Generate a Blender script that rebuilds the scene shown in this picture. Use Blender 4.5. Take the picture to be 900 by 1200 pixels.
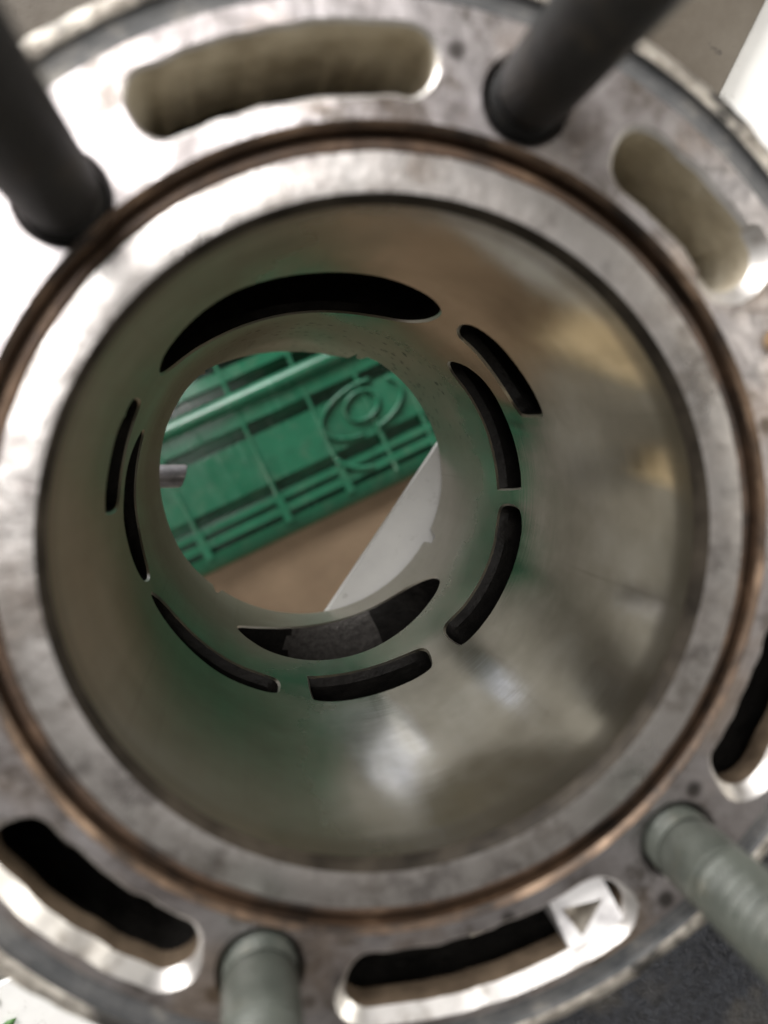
import bpy, math, random
from math import sin, cos, radians, degrees, pi, hypot, atan2
from mathutils import Vector, Matrix, noise
from mathutils.geometry import delaunay_2d_cdt

for o in list(bpy.data.objects):
    bpy.data.objects.remove(o)
scene = bpy.context.scene
COL = scene.collection
random.seed(7)
MM = 0.001
ZD = 316.0            # height of the cylinder deck above the floor, in mm

# ------------------------------------------------------------------ camera
cam_d = bpy.data.cameras.new('camera')
cam = bpy.data.objects.new('camera', cam_d)
COL.objects.link(cam)
rot = Matrix(((0.985, 0.0165, -0.1715), (0.0, 0.9954, 0.0959), (0.1723, -0.0945, 0.9805)))
cam.matrix_world = Matrix.Translation(Vector((-12.25, 9.04, 64.3 + ZD)) * MM) @ rot.to_4x4()
cam_d.sensor_fit = 'VERTICAL'
cam_d.sensor_height = 36.0
cam_d.sensor_width = 27.0
cam_d.lens = 28.8
cam_d.clip_start = 0.002
cam_d.clip_end = 50.0
cam_d.dof.use_dof = True
cam_d.dof.focus_distance = 0.124
cam_d.dof.aperture_fstop = 18.0
scene.camera = cam

# ------------------------------------------------------------------ world, lamps, exposure
world = bpy.data.worlds.new('World')
scene.world = world
world.use_nodes = True
bg = world.node_tree.nodes['Background']
bg.inputs['Color'].default_value = (1.0, 0.95, 0.88, 1)
bg.inputs['Strength'].default_value = 0.22

def area(name, loc, target, size, power, color, size_y=None):
    d = bpy.data.lights.new(name, 'AREA')
    d.shape = 'RECTANGLE'
    d.size = size * MM
    d.size_y = (size_y or size) * MM
    d.energy = power
    d.color = color
    o = bpy.data.objects.new(name, d)
    COL.objects.link(o)
    p = Vector(loc) * MM + Vector((0, 0, ZD * MM))
    t = Vector(target) * MM + Vector((0, 0, ZD * MM))
    o.location = p
    o.rotation_euler = (t - p).to_track_quat('-Z', 'Y').to_euler()
    return o

area('ceiling_light', (-118, 150, 470), (0, 0, 0), 170, 1.6, (1.0, 0.97, 0.95), 210)
area('window_light', (-420, 560, 300), (0, 0, 0), 440, 10.0, (1.0, 0.97, 0.94), 340)
area('side_fill', (620, 120, 330), (0, 0, -60), 200, 2.5, (1.0, 0.95, 0.86))  # added warm fill from the right, no source of its own
area('crate_fill', (-170, 470, -110), (10, 40, -310), 320, 2.5, (0.96, 0.98, 1.0))  # added lamp that lights the crate, its rim highlight and the floor
area('low_fill', (-380, -300, -60), (-40, -80, -316), 160, 1.0, (1.0, 0.92, 0.80))  # added lamp to brighten the cardboard and the unseen tan blocks

scene.view_settings.view_transform = 'Standard'
scene.view_settings.look = 'None'
scene.view_settings.exposure = 0.0
scene.view_settings.gamma = 1.0
scene.view_settings.use_curve_mapping = False
scene.cycles.use_denoising = True
scene.cycles.max_bounces = 14
scene.cycles.glossy_bounces = 12
scene.cycles.diffuse_bounces = 5
scene.cycles.sample_clamp_indirect = 6.0
scene.cycles.caustics_reflective = True

# ------------------------------------------------------------------ materials
class NT:
    def __init__(self, name):
        self.m = bpy.data.materials.new(name)
        self.m.use_nodes = True
        self.t = self.m.node_tree
        self.b = self.t.nodes['Principled BSDF']
        self.tc = self.t.nodes.new('ShaderNodeTexCoord')
    def link(self, a, b):
        self.t.links.new(a, b)
    def mapping(self, scale, loc=(0, 0, 0), rot=(0, 0, 0)):
        n = self.t.nodes.new('ShaderNodeMapping')
        n.inputs['Scale'].default_value = scale
        n.inputs['Location'].default_value = loc
        n.inputs['Rotation'].default_value = rot
        self.link(self.tc.outputs['Object'], n.inputs['Vector'])
        return n.outputs['Vector']
    def noise(self, scale, detail=4, rough=0.6, vec=None, dist=0.0):
        n = self.t.nodes.new('ShaderNodeTexNoise')
        n.inputs['Scale'].default_value = 1.0
        n.inputs['Detail'].default_value = detail
        n.inputs['Roughness'].default_value = rough
        n.inputs['Distortion'].default_value = dist
        if vec is None:
            s = scale if isinstance(scale, tuple) else (scale,) * 3
            vec = self.mapping(s)
        self.link(vec, n.inputs['Vector'])
        return n.outputs['Fac']
    def voronoi(self, scale):
        n = self.t.nodes.new('ShaderNodeTexVoronoi')
        n.inputs['Scale'].default_value = 1.0
        self.link(self.mapping((scale,) * 3), n.inputs['Vector'])
        return n
    def ramp(self, fac, stops):
        n = self.t.nodes.new('ShaderNodeValToRGB')
        el = n.color_ramp.elements
        el[0].position, el[0].color = stops[0][0], (*stops[0][1], 1)
        el[1].position, el[1].color = stops[-1][0], (*stops[-1][1], 1)
        for p, c in stops[1:-1]:
            e = el.new(p)
            e.color = (*c, 1)
        self.link(fac, n.inputs['Fac'])
        return n.outputs['Color']
    def fr(self, fac, a, b, lo=0.0, hi=1.0):
        n = self.t.nodes.new('ShaderNodeMapRange')
        n.inputs['From Min'].default_value = a
        n.inputs['From Max'].default_value = b
        n.inputs['To Min'].default_value = lo
        n.inputs['To Max'].default_value = hi
        self.link(fac, n.inputs['Value'])
        return n.outputs['Result']
    def mix(self, fac, a, b, mode='MIX'):
        n = self.t.nodes.new('ShaderNodeMix')
        n.data_type = 'RGBA'
        n.blend_type = mode
        for i, v in ((0, fac), (6, a), (7, b)):
            if isinstance(v, (int, float)):
                n.inputs[i].default_value = v
            elif isinstance(v, tuple):
                n.inputs[i].default_value = (*v, 1)
            else:
                self.link(v, n.inputs[i])
        return n.outputs[2]
    def math(self, op, a, b=0.0):
        n = self.t.nodes.new('ShaderNodeMath')
        n.operation = op
        for i, v in ((0, a), (1, b)):
            if isinstance(v, (int, float)):
                n.inputs[i].default_value = v
            else:
                self.link(v, n.inputs[i])
        return n.outputs[0]
    def sep(self):
        n = self.t.nodes.new('ShaderNodeSeparateXYZ')
        self.link(self.tc.outputs['Object'], n.inputs[0])
        return n.outputs
    def bump(self, h, strength, dist):
        n = self.t.nodes.new('ShaderNodeBump')
        n.inputs['Strength'].default_value = strength
        n.inputs['Distance'].default_value = dist
        self.link(h, n.inputs['Height'])
        self.link(n.outputs['Normal'], self.b.inputs['Normal'])
    def set(self, color=None, metallic=0.0, rough=0.5, spec=None):
        if color is not None:
            if isinstance(color, tuple):
                self.b.inputs['Base Color'].default_value = (*color, 1)
            else:
                self.link(color, self.b.inputs['Base Color'])
        for nm, v in (('Metallic', metallic), ('Roughness', rough)):
            if isinstance(v, (int, float)):
                self.b.inputs[nm].default_value = v
            else:
                self.link(v, self.b.inputs[nm])
        if spec is not None:
            self.b.inputs['Specular IOR Level'].default_value = spec
        return self.m

def mat_deck():
    n = NT('machined_aluminium')
    big = n.noise(130, 5, 0.6)
    c = n.ramp(big, [(0.34, (0.20, 0.18, 0.175)), (0.48, (0.44, 0.41, 0.41)), (0.66, (0.62, 0.59, 0.60))])
    st = n.noise(190, 6, 0.72)
    c = n.mix(n.fr(st, 0.53, 0.64, 0, 0.8), c, (0.13, 0.11, 0.09))
    sc_ = n.noise((40, 900, 40), 4, 0.6, n.mapping((35, 700, 40), (0, 0, 0), (0, 0, 0.6)))
    c = n.mix(n.fr(sc_, 0.60, 0.70, 0, 0.5), c, (0.20, 0.19, 0.18))
    pv = n.voronoi(190)
    c = n.mix(n.fr(pv.outputs['Distance'], 0.10, 0.2, 0.85, 0), c, (0.05, 0.045, 0.04))
    br = n.noise(90, 3, 0.5, n.mapping((90, 90, 90), (4.1, 7.7, 0)))
    c = n.mix(n.fr(br, 0.52, 0.75, 0, 0.55), c, (0.50, 0.36, 0.24))
    gr = n.noise(75, 6, 0.75, n.mapping((75,) * 3, (1.3, 8.1, 2)))
    c = n.mix(n.fr(gr, 0.54, 0.66, 0, 0.7), c, (0.10, 0.075, 0.055))
    r = n.fr(big, 0.3, 0.7, 0.48, 0.30)
    n.bump(n.noise(420, 6, 0.65), 0.35, 0.0004)
    return n.set(c, 1.0, r)

def mat_ring():
    n = NT('worn_cylinder_top')
    big = n.noise(170, 5, 0.65)
    c = n.ramp(big, [(0.30, (0.34, 0.31, 0.29)), (0.48, (0.58, 0.55, 0.53)), (0.7, (0.74, 0.71, 0.69))])
    st = n.noise(210, 6, 0.75)
    c = n.mix(n.fr(st, 0.52, 0.64, 0, 0.55), c, (0.15, 0.125, 0.12))
    gr = n.noise(85, 6, 0.78, n.mapping((85,) * 3, (4.3, 2.1, 2)))
    c = n.mix(n.fr(gr, 0.53, 0.62, 0, 0.45), c, (0.16, 0.125, 0.095))
    n.bump(n.noise(500, 5, 0.65), 0.3, 0.0003)
    return n.set(c, 1.0, n.fr(big, 0.3, 0.7, 0.40, 0.25))

def mat_rust():
    n = NT('rusty_brown_groove')
    c = n.ramp(n.noise(120, 6, 0.7), [(0.34, (0.018, 0.013, 0.010)), (0.54, (0.085, 0.05, 0.03)), (0.75, (0.25, 0.165, 0.105))])
    n.bump(n.noise(900, 4, 0.6), 0.4, 0.0003)
    return n.set(c, 0.1, 0.5)

def mat_bore():
    n = NT('honed_bore')
    z = n.sep()[2]
    axial = n.noise((420, 420, 9), 5, 0.6)
    rings = n.noise((6, 6, 900), 3, 0.5)
    blot = n.noise(70, 5, 0.62)
    c = n.ramp(blot, [(0.28, (0.29, 0.262, 0.205)), (0.5, (0.45, 0.42, 0.35)), (0.72, (0.60, 0.575, 0.515))])
    c = n.mix(n.fr(axial, 0.45, 0.75, 0, 0.35), c, (0.36, 0.33, 0.26))
    # unswept brown carbon band at the very top of the bore (object origin is the base, deck at 0.098)
    wob = n.math('ADD', z, n.math('MULTIPLY', n.math('SUBTRACT', blot, 0.5), 0.004))
    band = n.fr(wob, 0.0925, 0.0945, 0, 1)
    c = n.mix(n.math('MULTIPLY', band, 0.55), c, (0.17, 0.14, 0.10))
    scf = n.noise((800, 800, 14), 3, 0.6, n.mapping((800, 800, 14), (5, 2, 7)))
    c = n.mix(n.fr(scf, 0.64, 0.72, 0, 0.5), c, (0.22, 0.19, 0.14))
    # little dark pits on the lower skirt
    v = n.voronoi(520)
    pit = n.fr(v.outputs['Distance'], 0.20, 0.30, 1, 0)
    sel = n.fr(n.noise(300, 2, 0.5), 0.47, 0.55, 0, 1)
    low = n.fr(z, 0.036, 0.026, 0, 1)
    up = n.fr(n.sep()[1], 0.006, 0.016, 0, 1)
    pit = n.math('MULTIPLY', n.math('MULTIPLY', pit, sel), n.math('MULTIPLY', low, up))
    c = n.mix(n.math('MULTIPLY', pit, 0.9), c, (0.04, 0.03, 0.02))
    cloud = n.noise(60, 6, 0.65, n.mapping((75, 75, 40), (2, 5, 1)), 0.2)
    r = n.math('ADD', n.fr(axial, 0.3, 0.7, 0.0, 0.035), n.fr(cloud, 0.40, 0.72, 0.055, 0.17))
    r = n.math('ADD', r, n.math('MULTIPLY', band, 0.08))
    skirt = n.fr(n.math('ADD', z, n.math('MULTIPLY', n.math('SUBTRACT', blot, 0.5), 0.012)), 0.046, 0.024, 0, 1)
    r = n.math('ADD', r, n.math('MULTIPLY', skirt, 0.24))
    c = n.mix(n.math('MULTIPLY', skirt, 0.6), c, (0.36, 0.345, 0.28))
    c = n.mix(n.math('MULTIPLY', pit, 0.95), c, (0.02, 0.015, 0.01))
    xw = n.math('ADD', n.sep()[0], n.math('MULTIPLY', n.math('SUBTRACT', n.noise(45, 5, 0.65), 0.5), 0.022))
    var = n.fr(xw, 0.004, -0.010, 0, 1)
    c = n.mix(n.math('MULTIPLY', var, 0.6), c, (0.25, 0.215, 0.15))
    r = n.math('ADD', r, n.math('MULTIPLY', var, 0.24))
    # smeared oil film: a thin glossy coat, patchy
    n.b.inputs['Coat IOR'].default_value = 1.5
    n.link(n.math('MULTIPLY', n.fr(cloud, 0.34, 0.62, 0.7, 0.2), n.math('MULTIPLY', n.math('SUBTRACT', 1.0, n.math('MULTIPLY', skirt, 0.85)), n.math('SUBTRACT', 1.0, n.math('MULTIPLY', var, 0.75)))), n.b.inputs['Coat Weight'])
    n.link(n.fr(n.noise(240, 5, 0.6), 0.3, 0.7, 0.03, 0.13), n.b.inputs['Coat Roughness'])
    # fine honing cross-hatch
    ha = n.noise((1500, 1500, 1500), 2, 0.5, n.mapping((60, 60, 2600), (0, 0, 0), (0.5, 0.4, 0)))
    hb = n.noise((1500, 1500, 1500), 2, 0.5, n.mapping((60, 60, 2600), (0, 0, 0), (-0.5, -0.4, 0)))
    n.bump(n.math('ADD', ha, hb), 0.06, 0.00008)
    return n.set(c, n.fr(skirt, 0, 1, 0.95, 0.65), r)

def mat_edge():
    n = NT('chamfered_port_edge')
    return n.set((0.55, 0.53, 0.48), 1.0, 0.32)

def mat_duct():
    n = NT('soot_and_slot_shade')  # soot in the ports; deep in the slots this black stands for shade
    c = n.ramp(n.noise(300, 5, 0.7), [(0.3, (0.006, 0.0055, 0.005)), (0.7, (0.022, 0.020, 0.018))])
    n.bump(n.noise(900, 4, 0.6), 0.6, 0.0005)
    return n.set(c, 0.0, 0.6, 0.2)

def mat_lit_port_floor():
    n = NT('lit_port_floor')  # lighter grey puts the light on the exhaust port floor into the colour
    c = n.ramp(n.noise((900, 900, 200), 4, 0.7), [(0.3, (0.05, 0.045, 0.042)), (0.7, (0.15, 0.14, 0.13))])
    n.bump(n.noise((1400, 1400, 300), 4, 0.6), 0.5, 0.0004)
    return n.set(c, 0.3, 0.45)

def mat_slot():
    n = NT('water_slot_wall')
    c = n.ramp(n.noise(160, 5, 0.65), [(0.32, (0.36, 0.31, 0.23)), (0.5, (0.55, 0.50, 0.40)), (0.7, (0.70, 0.65, 0.54))])
    n.bump(n.noise(700, 4, 0.6), 0.4, 0.0004)
    return n.set(c, 0.15, 0.55)

def mat_cast():
    n = NT('crusty_cast_aluminium')
    c = n.ramp(n.noise(260, 6, 0.72), [(0.3, (0.10, 0.085, 0.07)), (0.48, (0.36, 0.33, 0.29)), (0.7, (0.66, 0.62, 0.55))])
    d = n.noise(170, 4, 0.6, n.mapping((170,) * 3, (3, 9, 2)))
    c = n.mix(n.fr(d, 0.52, 0.62, 0, 0.9), c, (0.03, 0.03, 0.03))
    n.bump(n.noise(380, 6, 0.7), 0.7, 0.0008)
    return n.set(c, 0.75, 0.42)

def mat_seal():
    n = NT('outer_seal_groove')
    c = n.ramp(n.noise(150, 5, 0.7), [(0.32, (0.045, 0.05, 0.055)), (0.55, (0.12, 0.12, 0.12)), (0.75, (0.34, 0.32, 0.28))])
    n.bump(n.noise(600, 4, 0.6), 0.4, 0.0004)
    return n.set(c, 0.2, 0.5)

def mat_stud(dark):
    n = NT('shaded_stud_steel' if dark else 'grey_stud_steel')
    if dark:  # shaded copy of the steel: the backlit side is put into the colour
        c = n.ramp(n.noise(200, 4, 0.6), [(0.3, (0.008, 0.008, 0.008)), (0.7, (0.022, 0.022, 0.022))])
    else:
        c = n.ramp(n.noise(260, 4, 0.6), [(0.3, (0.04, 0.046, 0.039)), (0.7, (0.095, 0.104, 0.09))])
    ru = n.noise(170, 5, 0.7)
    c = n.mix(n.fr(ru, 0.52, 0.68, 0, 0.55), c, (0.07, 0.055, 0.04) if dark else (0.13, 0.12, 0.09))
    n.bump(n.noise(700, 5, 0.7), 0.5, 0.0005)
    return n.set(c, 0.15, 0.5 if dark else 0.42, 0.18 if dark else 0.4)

def mat_black_cast():
    n = NT('black_textured_casting')
    c = n.ramp(n.noise(900, 4, 0.7), [(0.3, (0.008, 0.009, 0.013)), (0.7, (0.05, 0.056, 0.07))])
    d = n.noise(90, 3, 0.6)
    c = n.mix(n.fr(d, 0.52, 0.62, 0, 0.5), c, (0.10, 0.09, 0.075))
    n.bump(n.noise(1300, 4, 0.65), 1.0, 0.0010)
    return n.set(c, 0.1, 0.42)

def mat_crate():
    n = NT('green_crate_plastic')
    c = n.ramp(n.noise(40, 5, 0.65), [(0.3, (0.013, 0.088, 0.047)), (0.7, (0.022, 0.132, 0.073))])
    sc_ = n.noise((260, 30, 60), 5, 0.7)
    du = n.noise(120, 6, 0.7)
    c = n.mix(n.fr(du, 0.5, 0.75, 0, 0.35), c, (0.12, 0.15, 0.11))
    c = n.mix(n.fr(n.noise(70, 5, 0.7, n.mapping((70,) * 3, (7, 1, 3))), 0.52, 0.7, 0, 0.5), c, (0.012, 0.05, 0.03))
    c = n.mix(n.fr(sc_, 0.55, 0.8, 0, 0.35), c, (0.09, 0.24, 0.165))
    n.bump(n.noise(500, 3, 0.6), 0.1, 0.0004)
    return n.set(c, 0.0, n.fr(sc_, 0.3, 0.7, 0.12, 0.30))

def mat_floor():
    n = NT('grey_concrete')
    c = n.ramp(n.noise(14, 7, 0.7), [(0.3, (0.085, 0.082, 0.072)), (0.7, (0.30, 0.292, 0.27))])
    d = n.noise(45, 5, 0.6)
    c = n.mix(n.fr(d, 0.56, 0.66, 0, 0.6), c, (0.12, 0.11, 0.10))
    n.bump(n.noise(220, 4, 0.6), 0.3, 0.001)
    return n.set(c, 0.0, 0.6)

def mat_cardboard():
    n = NT('brown_cardboard')
    c = n.ramp(n.noise(16, 6, 0.65), [(0.3, (0.14, 0.095, 0.058)), (0.7, (0.26, 0.185, 0.12))])
    g = n.noise((14, 160, 20), 5, 0.6)
    c = n.mix(n.fr(g, 0.5, 0.8, 0, 0.4), c, (0.17, 0.105, 0.06))
    n.bump(n.noise(220, 4, 0.6), 0.3, 0.0006)
    return n.set(c, 0.0, 0.65)

def mat_sheet():
    n = NT('pale_sheet_metal')
    c = n.ramp(n.noise(45, 5, 0.65), [(0.3, (0.74, 0.74, 0.73)), (0.7, (0.86, 0.86, 0.84))])
    d = n.noise(300, 5, 0.7)
    c = n.mix(n.fr(d, 0.60, 0.72, 0, 0.5), c, (0.40, 0.39, 0.36))
    n.bump(n.noise(240, 4, 0.6), 0.2, 0.0004)
    return n.set(c, 0.0, n.fr(d, 0.3, 0.7, 0.38, 0.55))

def mat_board():
    n = NT('grey_brown_board')
    c = n.ramp(n.noise(35, 5, 0.65), [(0.3, (0.055, 0.042, 0.028)), (0.7, (0.11, 0.095, 0.075))])
    d = n.noise(160, 4, 0.6)
    c = n.mix(n.fr(d, 0.66, 0.72, 0, 0.8), c, (0.03, 0.025, 0.02))
    n.bump(n.noise(300, 4, 0.6), 0.3, 0.0005)
    return n.set(c, 0.0, 0.62)

M = dict(deck=mat_deck(), ring=mat_ring(), rust=mat_rust(), bore=mat_bore(), edge=mat_edge(), duct=mat_duct(),
         lit_floor=mat_lit_port_floor(), slot=mat_slot(), cast=mat_cast(), seal=mat_seal(), stud=mat_stud(False),
         shaded_stud=mat_stud(True), black=mat_black_cast(), crate=mat_crate(), floor=mat_floor(), sheet=mat_sheet(),
         board=mat_board(), card=mat_cardboard())
_n = NT('brass'); M['brass'] = _n.set(_n.ramp(_n.noise(500), [(0.3, (0.50, 0.30, 0.10)), (0.7, (0.75, 0.50, 0.20))]), 1.0, 0.3)
_n = NT('pipe_grey'); M['pipe'] = _n.set(_n.ramp(_n.noise(400), [(0.3, (0.16, 0.155, 0.165)), (0.7, (0.30, 0.29, 0.30))]), 0.5, 0.42)
_n = NT('carbon_brown'); M['carbon'] = _n.set(_n.ramp(_n.noise(260, 5), [(0.3, (0.015, 0.012, 0.009)), (0.7, (0.07, 0.058, 0.044))]), 0.4, 0.45)
_n = NT('brown_slot_deposit'); M['brown'] = _n.set(_n.ramp(_n.noise(260, 5), [(0.3, (0.05, 0.035, 0.022)), (0.7, (0.17, 0.125, 0.085))]), 0.1, 0.6)
_n = NT('reflection_box_white'); M['reflection_box'] = _n.set(_n.ramp(_n.noise(60, 4), [(0.35, (0.50, 0.56, 0.74)), (0.6, (0.80, 0.82, 0.86))]), 0.0, 0.5)
_n = NT('lit_ledge_white'); M['lit_ledge'] = _n.set(_n.ramp(_n.noise(300, 5), [(0.34, (0.40, 0.39, 0.40)), (0.52, (0.76, 0.75, 0.75))]), 0.15, 0.4)  # direct light on the slot ledge put into a near-white colour
_n = NT('copper_lip'); M['copper'] = _n.set(_n.ramp(_n.noise(150, 6), [(0.40, (0.03, 0.022, 0.017)), (0.56, (0.12, 0.078, 0.05)), (0.74, (0.36, 0.25, 0.17))]), 0.4, 0.5)
_n = NT('bright_chamfer'); M['clean'] = _n.set(_n.ramp(_n.noise(260, 6, 0.7), [(0.34, (0.40, 0.37, 0.34)), (0.5, (0.68, 0.66, 0.64)), (0.7, (0.80, 0.78, 0.76))]), 1.0, 0.42)
_n = NT('reflection_block_tan'); M['block_tan'] = _n.set(_n.ramp(_n.noise((30, 300, 60), 5), [(0.3, (0.62, 0.48, 0.29)), (0.7, (0.82, 0.68, 0.46))]), 0.0, 0.55)
_n = NT('leaf_green'); M['leaf'] = _n.set(_n.ramp(_n.noise(300), [(0.3, (0.04, 0.12, 0.03)), (0.7, (0.14, 0.28, 0.09))]), 0.0, 0.5)

# ------------------------------------------------------------------ mesh helpers (all lengths in mm)
def mesh_obj(name, verts, faces, mats, parent=None, smooth=True, mat_idx=None, origin=(0, 0, 0), normals=None, auto=None):
    me = bpy.data.meshes.new(name)
    ox, oy, oz = origin
    me.from_pydata([((x - ox) * MM, (y - oy) * MM, (z - oz) * MM) for x, y, z in verts], [], faces)
    if not isinstance(mats, (list, tuple)):
        mats = [mats]
    for m in mats:
        me.materials.append(m)
    me.polygons.foreach_set('use_smooth', [smooth] * len(me.polygons))
    if mat_idx:
        me.polygons.foreach_set('material_index', mat_idx)
    me.update()
    if auto is not None:
        me.set_sharp_from_angle(angle=radians(auto))
    if normals is not None:
        me.normals_split_custom_set_from_vertices(normals)
    o = bpy.data.objects.new(name, me)
    COL.objects.link(o)
    if parent is not None:
        o.parent = parent
    return o

def thing(name, label, cat, loc, group=None):
    o = bpy.data.objects.new(name, None)
    o.empty_display_size = 0.02
    COL.objects.link(o)
    o.location = Vector(loc) * MM + Vector((0, 0, ZD * MM))
    tag(o, label, cat, group)
    return o

def tag(o, label, cat, group=None):
    o['label'] = label
    o['category'] = cat
    if group:
        o['group'] = group

def ring_lathe(profile, n=256, jitter=None, arc=None):
    """profile: list of (r, z) -> closed lathe strip"""
    V, F = [], []
    for i in range(n):
        a = 2 * pi * i / n
        for k, (r, z) in enumerate(profile):
            if jitter:
                dr, dz = jitter(a, k)
                r, z = r + dr, z + dz
            V.append((r * cos(a), r * sin(a), z))
    m = len(profile)
    for i in range(n):
        j = (i + 1) % n
        for k in range(m - 1):
            F.append((i * m + k, i * m + k + 1, j * m + k + 1, j * m + k))
    return V, F

def cdt(points, loops, keep):
    """points: extra points; loops: closed loops; keep(x, y): centroid filter"""
    P, E = [], []
    for lp in loops:
        b = len(P)
        P += [Vector(p) for p in lp]
        E += [(b + i, b + (i + 1) % len(lp)) for i in range(len(lp))]
    P += [Vector(p) for p in points]
    r = delaunay_2d_cdt(P, E, [], 0, 1e-6)
    vo, fo = r[0], r[2]
    out = []
    for f in fo:
        cx = sum(vo[i].x for i in f) / len(f)
        cy = sum(vo[i].y for i in f) / len(f)
        if keep(cx, cy):
            a, b, c = (vo[i] for i in f[:3])
            if (b.x - a.x) * (c.y - a.y) - (b.y - a.y) * (c.x - a.x) < 0:
                f = f[::-1]
            out.append(tuple(f))
    return vo, out

def inside(poly, x, y):
    c = False
    j = len(poly) - 1
    for i in range(len(poly)):
        xi, yi = poly[i]
        xj, yj = poly[j]
        if (yi > y) != (yj > y) and x < (xj - xi) * (y - yi) / (yj - yi) + xi:
            c = not c
        j = i
    return c

def catmull(pts, per=4):
    n = len(pts)
    out = []
    for i in range(n):
        p0, p1, p2, p3 = (Vector(pts[(i + k) % n]) for k in (-1, 0, 1, 2))
        for s in range(per):
            t = s / per
            q = 0.5 * ((2 * p1) + (p2 - p0) * t + (2 * p0 - 5 * p1 + 4 * p2 - p3) * t * t + (3 * p1 - p0 - 3 * p2 + p3) * t ** 3)
            out.append((q.x, q.y))
    return out

def signed_area(lp):
    return 0.5 * sum(lp[i][0] * lp[(i + 1) % len(lp)][1] - lp[(i + 1) % len(lp)][0] * lp[i][1] for i in range(len(lp)))

def offset(lp, d):
    """grow a counter-clockwise loop by d (number or list)"""
    n = len(lp)
    out = []
    for i in range(n):
        ax, ay = lp[i - 1]
        bx, by = lp[(i + 1) % n]
        tx, ty = bx - ax, by - ay
        L = hypot(tx, ty) or 1
        dd = d[i] if isinstance(d, (list, tuple)) else d
        out.append((lp[i][0] + ty / L * dd, lp[i][1] - tx / L * dd))
    return out

def circle(r, n=256, cx=0, cy=0):
    return [(cx + r * cos(2 * pi * i / n), cy + r * sin(2 * pi * i / n)) for i in range(n)]

# ------------------------------------------------------------------ setting
S = 1500
flo = mesh_obj('floor', [(-S, -S, 0), (S, -S, 0), (S, S, 0), (-S, S, 0)], [(0, 1, 2, 3)], M['floor'], smooth=False)
flo['kind'] = 'structure'

# ------------------------------------------------------------------ engine cylinder
BASE = -98.0
cyl = thing('engine_cylinder', 'worn two-stroke engine cylinder seen down its shiny ported bore', 'engine cylinder', (0, 0, BASE))
ORG = (0, 0, BASE)
R = 27.0

# --- deck plate with water slots and stud holes
def slot_loop(r1, r2, a1, a2, rc, seed, n_arc=26):
    """rounded slot following the deck circle, counter-clockwise in x, y"""
    rm = (r1 + r2) / 2
    L = radians(a2 - a1) * rm
    h = r2 - r1
    pts = []
    def corner(cx, cy, s):
        for k in range(7):
            t = s + k / 6 * pi / 2
            pts.append((cx + rc * cos(t), cy + rc * sin(t)))
    # in (s, r) space, s along the arc (clockwise in x, y would flip, handled below)
    corner(L - rc, h - rc, 0)
    for k in range(1, n_arc):
        pts.append((L - rc - (L - 2 * rc) * k / n_arc, h))
    corner(rc, h - rc, pi / 2)
    corner(rc, rc, pi)
    for k in range(1, n_arc):
        pts.append((rc + (L - 2 * rc) * k / n_arc, 0))
    corner(L - rc, rc, 3 * pi / 2)
    lp = []
    for s, r in pts:
        a = radians(a1) + s / rm
        w = 0.22 * noise.noise(Vector((s * 0.45, r * 0.45, seed * 3.7)))  + (0.10 if r < 2.0 else 0.03) * noise.noise(Vector((s * 1.6, r * 1.6, seed * 5.1)))
        rr = r1 + r + w
        lp.append((rr * cos(a), rr * sin(a)))
    if signed_area(lp) < 0:
        lp = lp[::-1]
    return lp

SLOTS = [  # r1, r2, a1, a2, corner, wide chamfer on the outer side
    (34.9, 40.0, 85.3, 121.5, 2.2, 0.3),
    (34.4, 39.5, 35.8, 60.5, 2.3, 0.45),
    (34.6, 40.0, -36.5, -12.0, 2.3, 1.2),
    (34.8, 40.2, -96.5, -57.0, 2.4, 1.1),
    (34.6, 39.8, -145.5, -116.5, 2.4, 1.2),
    (34.6, 39.8, 163.0, 199.0, 2.4, 0.6),
]
STUDS = [(133.5, 35.9), (73.5, 36.7), (-46.6, 37.3), (-108.0, 36.7)]

deck_loops, V, F, MI = [], [], [], []
holes = []
wall_jobs = []
for i, (r1, r2, a1, a2, rc, wc) in enumerate(SLOTS):
    lp = slot_loop(r1, r2, a1, a2, rc, i + 1)
    ws = []
    for (x, y) in lp:
        k = (hypot(x, y) - r1) / (r2 - r1)
        a = degrees(atan2(y, x))
        while a < a1 - 5: a += 360
        if i == 1 and a < a1 + 5.5:
            ws.append(1.25)
            continue
        ws.append(0.35 + (wc - 0.35) * max(0.0, min(1.0, (k - 0.35) / 0.4)))
    top = offset(lp, ws)
    holes.append(top)
    wall_jobs.append((top, lp, ws, 22.0 if i < 2 else -22.0))
for a, r in STUDS:
    cx, cy = r * cos(radians(a)), r * sin(radians(a))
    lp = circle(3.3, 48, cx, cy)
    top = circle(3.75, 48, cx, cy)
    holes.append(top)
    wall_jobs.append((top, lp, [0.45] * 48, -5.9))
R_IN, R_OUT = 33.0, 42.0
lo = [(x, y) for x, y in circle(R_OUT)]
li = [(x, y) for x, y in circle(R_IN)]
vo, fo = cdt([], [lo, li] + holes,
             lambda x, y: R_IN - 0.02 < hypot(x, y) and not any(inside(h, x, y) for h in holes))
V = [(p.x, p.y, 0.05 * noise.noise(Vector((p.x * 0.3, p.y * 0.3, 0)))) for p in vo]
F = [tuple(f) for f in fo]
MI = [0] * len(F)
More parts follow.
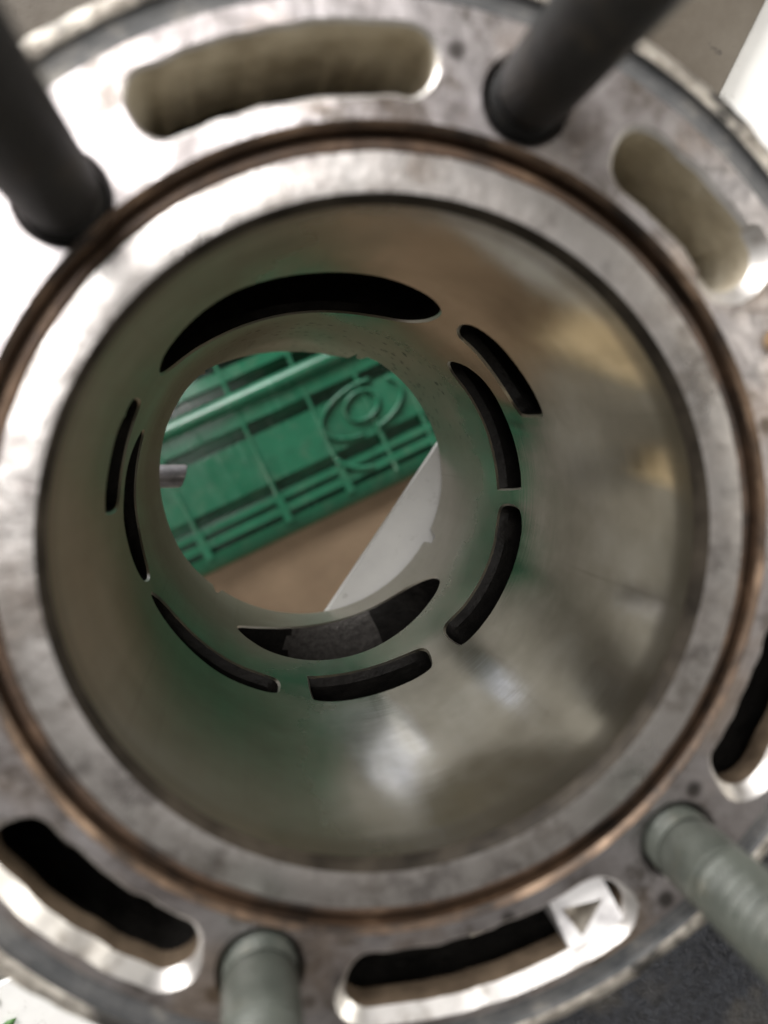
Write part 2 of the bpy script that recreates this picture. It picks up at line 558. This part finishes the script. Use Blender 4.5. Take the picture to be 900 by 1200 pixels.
for top, lp, ws, depth in wall_jobs:
    n = len(lp)
    levels = [(top, [0.0] * n), (lp, [-w * 0.9 for w in ws]),
              (offset(lp, 0.05), [-14.5 + 1.6 * noise.noise(Vector((q[0] * 0.5, q[1] * 0.5, 2))) for q in lp]), (offset(lp, 1.3), [-16.0] * n), (offset(lp, 1.3), [-abs(depth)] * n)]
    if depth < 0:      # opens into the wider water space below
        levels = levels[:2] + [(offset(lp, 0.05), [-3.6] * n), (offset(lp, 1.6), [-4.6] * n), (offset(lp, 1.6), [depth] * n)]
    b = len(V)
    for L, zs in levels:
        V += [(x, y, z) for (x, y), z in zip(L, zs)]
    last = len(levels) - 1
    for k in range(last):
        for i in range(n):
            j = (i + 1) % n
            F.append((b + k * n + i, b + k * n + j, b + (k + 1) * n + j, b + (k + 1) * n + i))
            MI.append((4 if n != 48 else 0) if k == 0 else (1 if depth > 0 else 3) if k == 1 else 2)  # deep slot faces near-black: shade of the depth put into the colour
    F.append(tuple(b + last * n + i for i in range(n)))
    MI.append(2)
deck = mesh_obj('deck', V, F, [M['deck'], M['slot'], M['duct'], M['brown'], M['clean']], cyl, True, MI, ORG, auto=38)

# --- the ledge with a triangular pit inside the bottom slot
def polar(r, a):
    return (r * cos(radians(a)), r * sin(radians(a)))
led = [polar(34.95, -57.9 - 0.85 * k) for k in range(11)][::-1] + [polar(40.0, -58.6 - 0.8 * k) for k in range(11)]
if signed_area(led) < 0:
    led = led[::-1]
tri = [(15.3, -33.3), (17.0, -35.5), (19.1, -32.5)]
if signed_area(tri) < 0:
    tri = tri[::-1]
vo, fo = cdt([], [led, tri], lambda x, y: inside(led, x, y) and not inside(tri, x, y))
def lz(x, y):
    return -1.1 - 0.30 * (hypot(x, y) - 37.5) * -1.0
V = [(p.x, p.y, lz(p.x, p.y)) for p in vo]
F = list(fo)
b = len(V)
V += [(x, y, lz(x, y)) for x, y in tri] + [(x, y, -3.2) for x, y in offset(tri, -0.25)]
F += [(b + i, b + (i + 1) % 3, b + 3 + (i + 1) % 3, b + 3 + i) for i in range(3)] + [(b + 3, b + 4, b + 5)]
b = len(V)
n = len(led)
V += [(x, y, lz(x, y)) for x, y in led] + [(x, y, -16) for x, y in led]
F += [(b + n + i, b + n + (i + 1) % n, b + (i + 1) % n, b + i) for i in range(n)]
mesh_obj('slot_ledge', V, F, [M['lit_ledge'], M['cast']], cyl, False, [0] * len(fo) + [1] * 4 + [0] * n, ORG)
# thin casting web across that slot
web = [polar(34.9, -78.2), polar(40.1, -77.4), polar(40.1, -75.4), polar(34.9, -76.2)]
V = [(x, y, z) for z in (-7.5, -15) for x, y in web]
mesh_obj('slot_web', V, [(0, 1, 2, 3), (0, 4, 5, 1), (1, 5, 6, 2), (2, 6, 7, 3), (3, 7, 4, 0)], M['slot'], cyl, False, None, ORG)

# --- rusty sealing groove between deck and bore rim
def jit(amp, s, seed):
    def f(a, k):
        v = Vector((cos(a) * s, sin(a) * s, seed + k * 2.3))
        return amp * noise.noise(v), amp * 0.6 * noise.noise(v + Vector((9, 0, 0)))
    return f
V, F = ring_lathe([(33.0, 0.0), (32.8, -0.08), (32.5, -0.5)], 360, lambda a, k: (0.12 * noise.noise(Vector((cos(a) * 14, sin(a) * 14, 0))) if k == 1 else 0.0, 0.10 * noise.noise(Vector((cos(a) * 11, sin(a) * 11, 3))) if k == 1 else 0.0))
mesh_obj('groove_lip', V, F, M['copper'], cyl, True, None, ORG, auto=60)
V, F = ring_lathe([(32.5, -0.6), (32.4, -2.2), (31.4, -2.3), (30.8, -2.2), (30.62, -0.2)], 256, None)
mesh_obj('seal_groove', V, F, M['rust'], cyl, True, None, ORG, auto=60)
V, F = [], []
for i in range(256):
    a = 2 * pi * i / 256
    for k in range(10):
        t = 2 * pi * k / 10
        rr = 31.35 + 0.08 * noise.noise(Vector((cos(a) * 5, sin(a) * 5, 4))) + 0.54 * cos(t)
        V.append((rr * cos(a), rr * sin(a), -1.25 + 0.5 * sin(t) + 0.12 * noise.noise(Vector((cos(a) * 6, sin(a) * 6, 0)))))
for i in range(256):
    j = (i + 1) % 256
    F += [(i * 10 + k, j * 10 + k, j * 10 + (k + 1) % 10, i * 10 + (k + 1) % 10) for k in range(10)]
mesh_obj('sealing_ring', V, F, M['rust'], cyl, True, None, ORG)

# --- rim of the bore
V, F = ring_lathe([(30.62, -0.2), (30.58, 0.0), (29.4, 0.03), (28.3, 0.0), (27.62, -0.1)], 320,
                  lambda a, k: ((0.10 * noise.noise(Vector((cos(a) * 9, sin(a) * 9, k)))) if k in (1, 3) else 0.0, 0.0))
mesh_obj('bore_rim', V, F, M['ring'], cyl, True, None, ORG, auto=50)

V, F = ring_lathe([(27.62, -0.1), (27.45, -0.5), (27.2, -1.0), (27.0, -1.6)], 320)
mesh_obj('bore_chamfer', V, F, M['carbon'], cyl, True, None, ORG)

# --- bore wall, cut out for the ports; laid out flat as (arc length, height) and rolled up
PORTS = dict(
 P1=('transfer_port', [(143, -40), (139, -31.5), (130, -27), (120, -25.5), (110, -27), (99, -28.8), (87, -29.7), (79, -30.2), (70, -31.8), (65, -34), (62.3, -38), (62.8, -45), (67, -52), (76, -57), (86, -59.5), (98, -60.5), (111, -59.4), (123, -55.6), (133, -50), (140, -45.5)]),
 P2=('transfer_port', [(55.5, -37.0), (54, -33.4), (48, -32.0), (39, -32.1), (32, -32.1), (26, -32.4), (24.7, -33.5), (25, -39.5), (26.5, -40.8), (31, -41.9), (40, -42.0), (48, -41.6), (53, -41.3)]),
 P3=('transfer_port', [(46, -56.0), (43, -50.6), (36, -47.6), (24, -47.2), (14, -47.0), (4, -47.0), (2.6, -48.2), (1.2, -56.6), (2.4, -57.8), (12, -58.4), (22, -58.6), (33, -59.1), (42, -59.2)]),
 P4=('transfer_port', [(355.8, -54.5), (356, -48.4), (352, -45.9), (343, -45.0), (332, -44.5), (322, -44.0), (312.5, -44.1), (310.6, -46), (310.2, -52.0), (313, -55), (321, -54.6), (332, -54.9), (342, -55.5), (352, -56.6)]),
 P5=('transfer_port', [(264, -53.4), (266, -54.4), (283, -55.2), (297, -54.3), (301.6, -52.0), (300.4, -45.8), (297, -44.0), (284, -43.6), (271, -43.1), (265, -43.4), (263.8, -45)]),
 P6=('exhaust_port', [(241, -73.5), (249, -80.0), (259, -84.6), (269, -87.0), (280, -88.2), (298, -87.8), (311, -85.3), (319, -80.5), (322.6, -74.5), (320, -70.6), (310, -68.0), (300, -66.2), (286, -64.2), (271, -63.5), (259, -64.3), (249, -67.0)]),
 P7=('transfer_port', [(207, -47.0), (211, -50.4), (217, -51.8), (226, -51.8), (238, -51.2), (250, -51.2), (253.5, -49.8), (253.4, -45.6), (251.5, -44.0), (247, -43.4), (236, -42.7), (224, -43.5), (213, -44.4), (208.4, -45.2)]),
 P8=('transfer_port', [(152, -31.0), (152.4, -37.5), (156, -39.7), (163, -40.9), (170, -41.2), (177.5, -40.2), (180, -37.6), (179.6, -31), (177.5, -29.5), (168, -29.6), (158.5, -29.3), (156.2, -30.6), (154.6, -29.8)]),
 P9=('transfer_port', [(160, -52.0), (162, -55.3), (172, -56.5), (181, -56.4), (191, -56.2), (200, -53.5), (203, -50.2), (202, -46.0), (199, -44.4), (192, -43.6), (184, -43.3), (178, -44.3), (170, -45.6), (164, -48.2)]),
)
BOT = [(-2, -93.4), (10, -93.6), (19, -93.6), (30, -94.0), (46, -94.2), (58, -95.0), (62.2, -97.0), (63.2, -105), (65.2, -104), (66, -98.0), (67, -110), (74, -116.5), (83, -119.5), (92, -120.5),
       (104, -116), (113, -109.5), (122, -99), (130, -87.5), (132, -85.0), (133, -90.0), (134.6, -84.5), (142, -83), (158, -86), (173, -90.8), (193, -93.6), (211, -93.4), (226, -95.2), (228.5, -96.2), (230.2, -91.2), (231.4, -91.6),
       (233, -97), (249, -97.8), (264, -97.8), (280, -97.6), (300, -97.0), (318, -96.2), (331, -95.4), (332.0, -95.0), (333.0, -89.5), (336.5, -89.0), (338, -94.8), (346, -94.2), (358, -93.4)]
def zbot(d):
    while d < -2: d += 360
    while d > 358: d -= 360
    for (a, za), (b, zb) in zip(BOT, BOT[1:]):
        if a <= d <= b:
            return za + (zb - za) * (d - a) / (b - a) + 0.18 * noise.noise(Vector((d * 0.9, 0, 0)))
    return -93.4
KA = pi / 180 * R
TOPZ = -1.6
outl = {}
for k, (nm, pts) in PORTS.items():
    lp = catmull([(a * KA, z) for a, z in pts], 5)
    lp = [(x + 0.05 * noise.noise(Vector((x, y, 3))), y + 0.05 * noise.noise(Vector((x, y, 8)))) for x, y in lp]
    if signed_area(lp) < 0:
        lp = lp[::-1]
    outl[k] = lp
hol = {k: offset(lp, 0.30) for k, lp in outl.items()}
x0, x1 = -2 * KA, 358 * KA
zs_side = [TOPZ + (zbot(-2) - TOPZ) * i / 40 for i in range(41)]
NT_ = 360
bot_pts = [(x0 + (x1 - x0) * i / NT_, zbot(-2 + i)) for i in range(1, NT_)]
top_pts = [(x0 + (x1 - x0) * i / NT_, TOPZ) for i in range(1, NT_)]
bound = [(x0, z) for z in zs_side[::-1]] + top_pts + [(x1, z) for z in zs_side] + bot_pts[::-1]
boxes = {k: (min(p[0] for p in l) - 1, max(p[0] for p in l) + 1, min(p[1] for p in l) - 1, max(p[1] for p in l) + 1) for k, l in hol.items()}
grown = {k: offset(l, 0.45) for k, l in hol.items()}
def in_any(loops, x, y):
    for k, l in loops.items():
        bx = boxes[k]
        if bx[0] < x < bx[1] and bx[2] < y < bx[3] and inside(l, x, y):
            return True
    return False
grid = []
for i in range(1, 180):
    x = x0 + (x1 - x0) * i / 180
    zb = zbot(-2 + 2 * i)
    m = int((TOPZ - zb) / 2.5)
    for j in range(1, m):
        z = TOPZ + (zb - TOPZ) * j / m
        if not in_any(grown, x, z):
            grid.append((x, z))
vo, fo = cdt(grid, [bound] + list(hol.values()), lambda x, y: inside(bound, x, y) and not in_any(hol, x, y))
V = [(R * cos(p.x / R), R * sin(p.x / R), p.y) for p in vo]
NRM = [(-cos(p.x / R), -sin(p.x / R), 0) for p in vo]
F = [f[::-1] for f in fo]
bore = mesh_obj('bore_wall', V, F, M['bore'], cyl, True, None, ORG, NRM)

# --- each port: chamfered edge and a dark duct running outward and down into the casting
for k, (nm, pts) in PORTS.items():
    lp, h = outl[k], hol[k]
    n = len(lp)
    cx = sum(p[0] for p in lp) / n
    cz = sum(p[1] for p in lp) / n
    lv = [(h, R), (lp, R + 0.28), (offset(lp, -0.12), R + 1.6),
          ([(cx + (x - cx) * 1.02, z - (0.6 if k == 'P6' else 2.0) + 0.2 * noise.noise(Vector((x, z, 1)))) for x, z in lp], R + 4.5),
          ([(cx + (x - cx) * 0.98, z - (1.5 if k == 'P6' else 5.5)) for x, z in lp], R + 8.5)]
    V, F, MI = [], [], []
    for L, r in lv:
        V += [(r * cos(x / R), r * sin(x / R), z) for x, z in L]
    for q in range(len(lv) - 1):
        for i in range(n):
            j = (i + 1) % n
            F.append((q * n + i, q * n + j, (q + 1) * n + j, (q + 1) * n + i))
            deg = degrees(lv[q][0][i][0] / R)
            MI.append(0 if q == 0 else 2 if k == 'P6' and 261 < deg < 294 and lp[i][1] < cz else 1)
    # curved back of the duct
    b = (len(lv) - 1) * n
    c = len(V)
    r = R + 8.5
    # ladder fill between the two halves
    V.append(((r) * cos(cx / R), (r) * sin(cx / R), cz - 5.5))
    for i in range(n):
        F.append((b + i, b + (i + 1) % n, c)); MI.append(1)
    mesh_obj(nm, V, F, [M['edge'], M['duct'], M['lit_floor']], cyl, True, MI, ORG, auto=40)

# --- skirt outside and bottom edge
V, F = [], []
for i in range(360):
    a = radians(i)
    zb = zbot(i if i <= 358 else i - 360)
    for r, z in ((R, zb), (R + 0.25, zb - 0.12), (29.2, zb - 0.1), (29.5, zb + 0.3), (29.5, -92.3)):
        V.append((r * cos(a), r * sin(a), z))
for i in range(360):
    j = (i + 1) % 360
    F += [(i * 5 + q, j * 5 + q, j * 5 + q + 1, i * 5 + q + 1) for q in range(4)]
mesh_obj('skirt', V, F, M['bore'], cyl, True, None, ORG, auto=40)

# --- outer seal groove, crusty outer edge, jacket and foot flange
V, F = ring_lathe([(42.0, 0.0), (42.12, -0.7), (43.9, -0.75), (44.05, -0.05)], 256)
mesh_obj('outer_seal_groove', V, F, M['seal'], cyl, True, None, ORG, auto=40)
def crust(a, k):
    v = Vector((cos(a) * 7, sin(a) * 7, k * 1.7))
    if k in (0,):
        return 0, 0
    e = noise.noise(v) * 0.28 + noise.noise(v * 3.1) * 0.16
    return e * (1.0 if k < 5 else 0.5), e * 0.5
V, F = ring_lathe([(44.05, -0.05), (44.3, 0.08), (44.9, 0.05), (45.4, -0.25), (45.7, -1.0), (45.9, -3.5), (45.6, -7.0), (44.0, -8.5), (42.0, -9.5)], 360, crust)
mesh_obj('outer_flange', V, F, M['cast'], cyl, True, None, ORG)
V, F = ring_lathe([(42.0, -9.5), (41.5, -14), (41.5, -80), (44.5, -83), (46.5, -84), (46.5, -91.5), (45.8, -92.4), (29.5, -92.4)], 200)
mesh_obj('water_jacket', V, F, M['cast'], cyl, True, None, ORG, auto=40)

# --- black textured exhaust stub on the lower right side
ang = radians(-52)
V, F = [], []
prof = [(40.5, 25), (46, 24), (52, 24.5), (58, 26), (66, 29), (76, 31), (84, 31.5), (86, 30), (86, 24), (60, 21)]
nn = 72
for (d, rr) in prof:
    for i in range(nn):
        t = 2 * pi * i / nn
        w = 0.7 * noise.noise(Vector((cos(t) * 2.2, sin(t) * 2.2, d * 0.12)))
        s, u = (rr + w) * 1.15 * cos(t), (rr + w) * sin(t)
        V.append((d * cos(ang) - s * sin(ang), d * sin(ang) + s * cos(ang), -47 + u))
for k in range(len(prof) - 1):
    for i in range(nn):
        j = (i + 1) % nn
        F.append((k * nn + i, (k + 1) * nn + i, (k + 1) * nn + j, k * nn + j))
mesh_obj('exhaust_stub', V, F, M['black'], cyl, True, None, ORG, auto=50)

# --- brass dowel in the deck at the right, grey pipe stub under the left of the skirt
V, F = ring_lathe([(0.01, 0.9), (0.9, 0.85), (1.25, 0.55), (1.35, -0.6)], 24)
V = [(x + 33.6, y + 16.9, z) for x, y, z in V]
mesh_obj('dowel_pin', V, F, M['brass'], cyl, True, None, ORG)
V, F = [], []
nn = 28
for (x, rr, sk) in ((-41, 2.35, 0), (-24.2, 2.35, 0.30), (-23.8, 2.2, 0.30), (-23.8, 1.6, 0.30), (-30, 1.55, 0.0)):
    for i in range(nn):
        t = 2 * pi * i / nn
        y, z = rr * cos(t), rr * sin(t)
        V.append((x + sk * y + (0.25 * z if sk else 0), 0.3 + y, -107.5 + z))
for k in range(4):
    for i in range(nn):
        j = (i + 1) % nn
        F.append((k * nn + i, k * nn + j, (k + 1) * nn + j, (k + 1) * nn + i))
mesh_obj('pipe_stub', V, F, M['pipe'], cyl, True, None, ORG, auto=40)

# ------------------------------------------------------------------ head studs
def helix(r0, r1, z0, z1, pitch, seg=28):
    V, F = [], []
    turns = (z1 - z0) / pitch
    rows = int(turns * 2)
    n = seg
    for q in range(rows + 1):
        for i in range(n):
            t = 2 * pi * i / n
            z = z0 + q * pitch / 2 + pitch * i / n
            z = min(max(z, z0), z1)
            r = r1 if q % 2 else r0
            V.append((r * cos(t), r * sin(t), z))
    for q in range(rows):
        for i in range(n):
            j = (i + 1) % n
            if j == 0:
                if q + 2 <= rows:
                    F.append((q * n + i, (q + 2) * n, (q + 3) * n if q + 3 <= rows else (q + 2) * n, (q + 1) * n + i) if q + 3 <= rows else (q * n + i, (q + 2) * n, (q + 1) * n + i))
            else:
                F.append((q * n + i, q * n + j, (q + 1) * n + j, (q + 1) * n + i))
    return V, F

def stud(ang, r, dark, label, z_thread, length):
    cx, cy = r * cos(radians(ang)), r * sin(radians(ang))
    t = thing('head_stud', label, 'stud', (cx, cy, -5.0), 'threaded studs standing in the deck')
    m = M['shaded_stud'] if dark else M['stud']
    org = (0, 0, -5.0)
    V, F = helix(2.7, 3.08, -4.8, 2.0, 1.0)
    mesh_obj('lower_thread', V, F, m, t, True, None, org, auto=50)
    V, F = ring_lathe([(2.7, -0.5), (2.75, 1.4), (2.95, 1.9), (3.08, 2.6), (3.08, z_thread - 0.7), (2.95, z_thread), (2.65, z_thread + 0.2)], 48)
    mesh_obj('shank', V, F, m, t, True, None, org, auto=40)
    V, F = helix(2.6, 3.12, z_thread, length, 1.25, 36)
    mesh_obj('upper_thread', V, F, m, t, True, None, org, auto=50)
    V, F = ring_lathe([(2.62, z_thread), (2.62, length + 0.2), (2.3, length + 0.9), (0.01, length + 0.95)], 36)
    mesh_obj('core', V, F, m, t, True, None, org, auto=40)
    return t
stud(*STUDS[0], True, 'smooth steel stud, backlit shade in its colour, at the upper left of the deck', 30, 42)
stud(*STUDS[1], True, 'smooth steel stud, backlit shade in its colour, beside the wide top water slot', 26, 40)
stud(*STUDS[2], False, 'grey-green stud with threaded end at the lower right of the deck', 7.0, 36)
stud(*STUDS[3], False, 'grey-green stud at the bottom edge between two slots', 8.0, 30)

# ------------------------------------------------------------------ pale metal sheet and grey-brown board carrying the cylinder
def slab(name, poly, z1, z0, mat, parent, org, bevel=0.3):
    if signed_area(poly) < 0:
        poly = poly[::-1]
    n = len(poly)
    top = offset(poly, -bevel)
    V = [(x, y, z1) for x, y in top] + [(x, y, z1 - bevel) for x, y in poly] + [(x, y, z0) for x, y in poly]
    F = [tuple(range(n)), tuple(range(3 * n - 1, 2 * n - 1, -1))]
    for q in range(2):
        F += [(q * n + (i + 1) % n, q * n + i, (q + 1) * n + i, (q + 1) * n + (i + 1) % n) for i in range(n)]
    return mesh_obj(name, V, F, mat, parent, False, None, org)

ZS = -98.4
bench = thing('sheet_metal_bench', 'pale metal sheet bench whose straight edge shows through the bore', 'bench', (150, -60, -ZD))
borg = (150, -60, -ZD)
sheet_poly = [(-120, -128), (-58, -98), (-12, -50.7), (4.9, -25.9), (26, 5.1), (86, 93), (125, 150), (420, 150), (420, -300), (-120, -300)]
slab('bench_top', sheet_poly, ZS, ZS - 1.6, M['sheet'], bench, borg)
for (x, y) in ((405, 135), (405, -285), (-100, -285), (150, 135)):
    V = [(x + sx * 9, y + sy * 9, z) for z in (ZS - 1.7, -ZD) for sx, sy in ((-1, -1), (1, -1), (1, 1), (-1, 1))]
    mesh_obj('leg', V, [(0, 1, 2, 3), (7, 6, 5, 4)] + [(i, (i + 1) % 4 + 0, (i + 1) % 4 + 4, i + 4) for i in range(4)], M['pipe'], bench, False, None, borg)

board = thing('wooden_trestle', 'grey-brown board on blocks behind the top of the cylinder', 'trestle', (-80, 160, -ZD))
worg = (-80, 160, -ZD)
slab('board', [(-330, 44), (60, 44), (79, 66), (95, 98), (104, 114), (-330, 114)], ZS + 3.6, ZS + 0.4, M['board'], board, worg)
for (x0_, x1_) in ((-325, -290), (-150, -120)):
    V = [(x, y, z) for z in (ZS + 0.3, -ZD) for x, y in ((x0_, 70), (x1_, 70), (x1_, 110), (x0_, 110))]
    mesh_obj('block', V, [(0, 1, 2, 3), (7, 6, 5, 4)] + [(i, (i + 1) % 4, (i + 1) % 4 + 4, i + 4) for i in range(4)], M['board'], board, False, None, worg)

# ------------------------------------------------------------------ green crate lying on its side under the bore
ZC = -300.0
crate = thing('plastic_crate', 'green ribbed plastic crate lying on its side, seen through the bore', 'crate', (0, 0, -ZD))
crate.rotation_euler = (0, 0, radians(24.75))
corg = (0, 0, -ZD)
U0, U1, W0, W1 = -68.0, 230.0, -38.0, 54.0
def strip(name, prof, u0=U0 + 2, u1=U1 - 2, mat=None):
    """profile of (w, z) drawn along u"""
    n = len(prof)
    V = [(u, w, ZC + z) for u in (u0, u1) for w, z in prof]
    F = [(i, i + 1, n + i + 1, n + i)[::-1] for i in range(n - 1)]
    F += [tuple(range(n)), tuple(range(2 * n - 1, n - 1, -1))]
    return mesh_obj(name, V, F, M['crate'], crate, True, None, corg, auto=45)
# face of the crate with its recessed grooves, one continuous profile running over the lower edge and down the wall
prof = [(W1, -15.6), (W1, -3), (W1 - 2, 0), (46, 0), (45, -10), (42, -10), (41, 0), (36, 0), (35, -7), (31, -7), (30, 0), (15.9, 0), (15.2, -7.5), (10.2, -7.5), (9.6, -0.6), (-12.0, -0.6), (-12.6, -7.5), (-17.4, -7.5), (-18.0, 0),
        (-20.8, 0), (-21.1, -7), (-22.9, -7), (-23.2, 0), (-26.8, 0), (-27.1, -9), (-29.2, -9), (-29.6, -0.8), (-33, -1.8), (-36.4, -4), (-38, -9), (-38, -15.6)]
strip('side_panel', prof[::-1], U0, U1)
# rounded bright rim bead
bead = [(22.9 + 3.7 * (1 - cos(pi * k / 10)), 4.6 * sin(pi * k / 10) - 0.05) for k in range(11)]
strip('rim_bead', bead)
for u in (-43, -4.5, 26, 49.5, 70, 108, 147, 186):
    wd = 0.85
    V = []
    pr = [(-33.0, -4.0), (-31.5, -0.4), (-13.5, 0.0), (22.9, 0.0), (29.5, 0.0), (51, 0.0), (53, -5)]
    for w, z in pr:
        for du, dz in ((-wd, -9.0), (-wd, -0.1), (-wd + 0.4, 0.3), (wd - 0.4, 0.3), (wd, -0.1), (wd, -9.0)):
            V.append((u + du, w, ZC + z + dz))
    F = []
    for q in range(len(pr) - 1):
        F += [(q * 6 + i, (q + 1) * 6 + i, (q + 1) * 6 + i + 1, q * 6 + i + 1) for i in range(5)]
    F += [(0, 1, 2, 3, 4, 5), tuple(range(len(V) - 1, len(V) - 7, -1))]
    mesh_obj('rib', V, F, M['crate'], crate, True, None, corg, auto=45)
# small blocks where the ribs meet the lower stripes
for u in (-43, -4.5, 26):
    wa, wb, h = -31, -18.5, 1.3
    V = [(u + a * 2.2, w, ZC + z) for z, s in ((h, 0.8), (-3, 1.0)) for a, w in ((-s, wa), (s, wa), (s, wb), (-s, wb))]
    mesh_obj('rib_foot', V, [(0, 1, 2, 3)] + [(i, i + 4, (i + 1) % 4 + 4, (i + 1) % 4) for i in range(4)], M['crate'], crate, False, None, corg)
# raised round emblem: an inner ring, two crescent arcs and a lower sweep
def tube(name, pts, rad, closed=False):
    V, F = [], []
    m = 8
    n = len(pts)
    for i, (u, w) in enumerate(pts):
        a = pts[i - 1] if (closed or i > 0) else pts[i]
        b = pts[(i + 1) % n] if (closed or i < n - 1) else pts[i]
        tx, ty = b[0] - a[0], b[1] - a[1]
        L = hypot(tx, ty) or 1
        px, py = -ty / L, tx / L
        for k in range(m):
            t = 2 * pi * k / m
            V.append((u + px * rad * cos(t), w + py * rad * cos(t), ZC + 0.4 + 2.2 * sin(t)))
    for i in range(n if closed else n - 1):
        j = (i + 1) % n
        F += [(i * m + k, j * m + k, j * m + (k + 1) % m, i * m + (k + 1) % m) for k in range(m)]
    if not closed:
        F += [tuple(range(m)), tuple(range(n * m - 1, n * m - m - 1, -1))]
    return mesh_obj(name, V, F, M['crate'], crate, True, None, corg)
def ell(cu, cw, ru, rw, a0, a1, n=40, tilt=0):
    out = []
    for i in range(n):
        t = radians(a0 + (a1 - a0) * i / (n - 1))
        x, y = ru * cos(t), rw * sin(t)
        c, s = cos(radians(tilt)), sin(radians(tilt))
        out.append((cu + x * c - y * s, cw + x * s + y * c))
    return out
tube('emblem_ring', ell(46.2, 2.2, 8.2, 6.2, 0, 351, 40, 10), 0.9, True)
tube('emblem_arc', ell(46.0, 1.0, 20.0, 10.6, 62, 255, 40, 6), 0.9)
tube('emblem_arc', ell(46.0, 1.0, 20.0, 10.6, 275, 395, 30, 6), 0.9)
tube('emblem_sweep', ell(42.0, -10.0, 17.0, 14.5, 200, 262, 24, 0), 1.2)

# ------------------------------------------------------------------ cardboard under the crate, unseen white boxes added behind it for reflections in the bore
def uw(u, w):
    c, s_ = cos(radians(24.75)), sin(radians(24.75))
    return (u * c - w * s_, u * s_ + w * c)
card = slab('cardboard_sheet', [uw(-66, -262), uw(60, -272), uw(262, -255), uw(255, 20), uw(-60, 12)], 3.0, 0.3, M['card'], None, (0, 0, 0), 0.4)
card.location = (0, 0, 0)
tag(card, 'brown cardboard sheet on the floor below the green crate', 'cardboard')
for o_, lab in (((19, 94, 17, 12, 30, 0.43), 'unseen bluish white box added for a reflection low in the bore under the small slot'),
                ((-56, 80, 8, 6, 26, 0.9), 'small unseen white box added for a reflection at the lower right of the bore')):
    x_, y_, a_, b_, h_, rz_ = o_
    P_ = [(-a_, -b_), (a_, -b_), (a_, b_), (-a_, b_)]
    ct = slab('reflection_box', [(p * cos(rz_) - q * sin(rz_), p * sin(rz_) + q * cos(rz_)) for p, q in P_], h_, 0.2, M['reflection_box'], None, (0, 0, 0), 0.5)
    ct.location = (x_ * MM, y_ * MM, 0)
    tag(ct, lab, 'reflection_box')

for (x_, y_, a_, b_, rz_), lab in (((-42, -116, 32, 15, 0.35), 'unseen pale tan block added for a warm reflection at the upper right of the bore'),
                                 ((-117, -76, 11, 10, 0.2), 'small unseen pale tan block added for a warm reflection at the far right of the bore')):
    P_ = [(-a_, -b_), (a_, -b_), (a_, b_), (-a_, b_)]
    ct = slab('reflection_block', [(p * cos(rz_) - q * sin(rz_), p * sin(rz_) + q * cos(rz_)) for p, q in P_], 20, 0.2, M['block_tan'], None, (0, 0, 0), 0.8)  # unseen block added to give the bore a warm reflection
    ct.location = (x_ * MM, y_ * MM, 3.2 * MM)
    tag(ct, lab, 'wooden block')

# ------------------------------------------------------------------ small green scraps on the sheet, lower left
def scrap(x, y, s, rz, label):
    pts = [(-1.0, 0, 0), (-0.4, 0.35, 0.12), (0.3, 0.42, 0.2), (1.1, 0.05, 0.1), (0.4, -0.36, 0.16), (-0.5, -0.3, 0.1)]
    V = []
    for dz in (0.0, -0.08):
        for (px, py, pz) in pts + [(0, 0, 0.3)]:
            V.append((s * (px * cos(rz) - py * sin(rz)), s * (px * sin(rz) + py * cos(rz)), s * (pz + dz) + 0.5))
    F = [(i, (i + 1) % 6, 6) for i in range(6)] + [((i + 1) % 6 + 7, i + 7, 13) for i in range(6)] + [(i, i + 7, (i + 1) % 6 + 7, (i + 1) % 6) for i in range(6)]
    o = mesh_obj('leaf_scrap', V, F, M['leaf'], None, True)
    o.location = Vector((x, y, ZS + ZD)) * MM
    tag(o, label, 'leaf scrap', 'green scraps on the pale sheet')
scrap(-59.5, -107.5, 2.0, 0.6, 'small green scrap nearest the lower left corner')
scrap(-62, -101.5, 2.0, 2.1, 'tiny green scrap at the left edge below the slot')
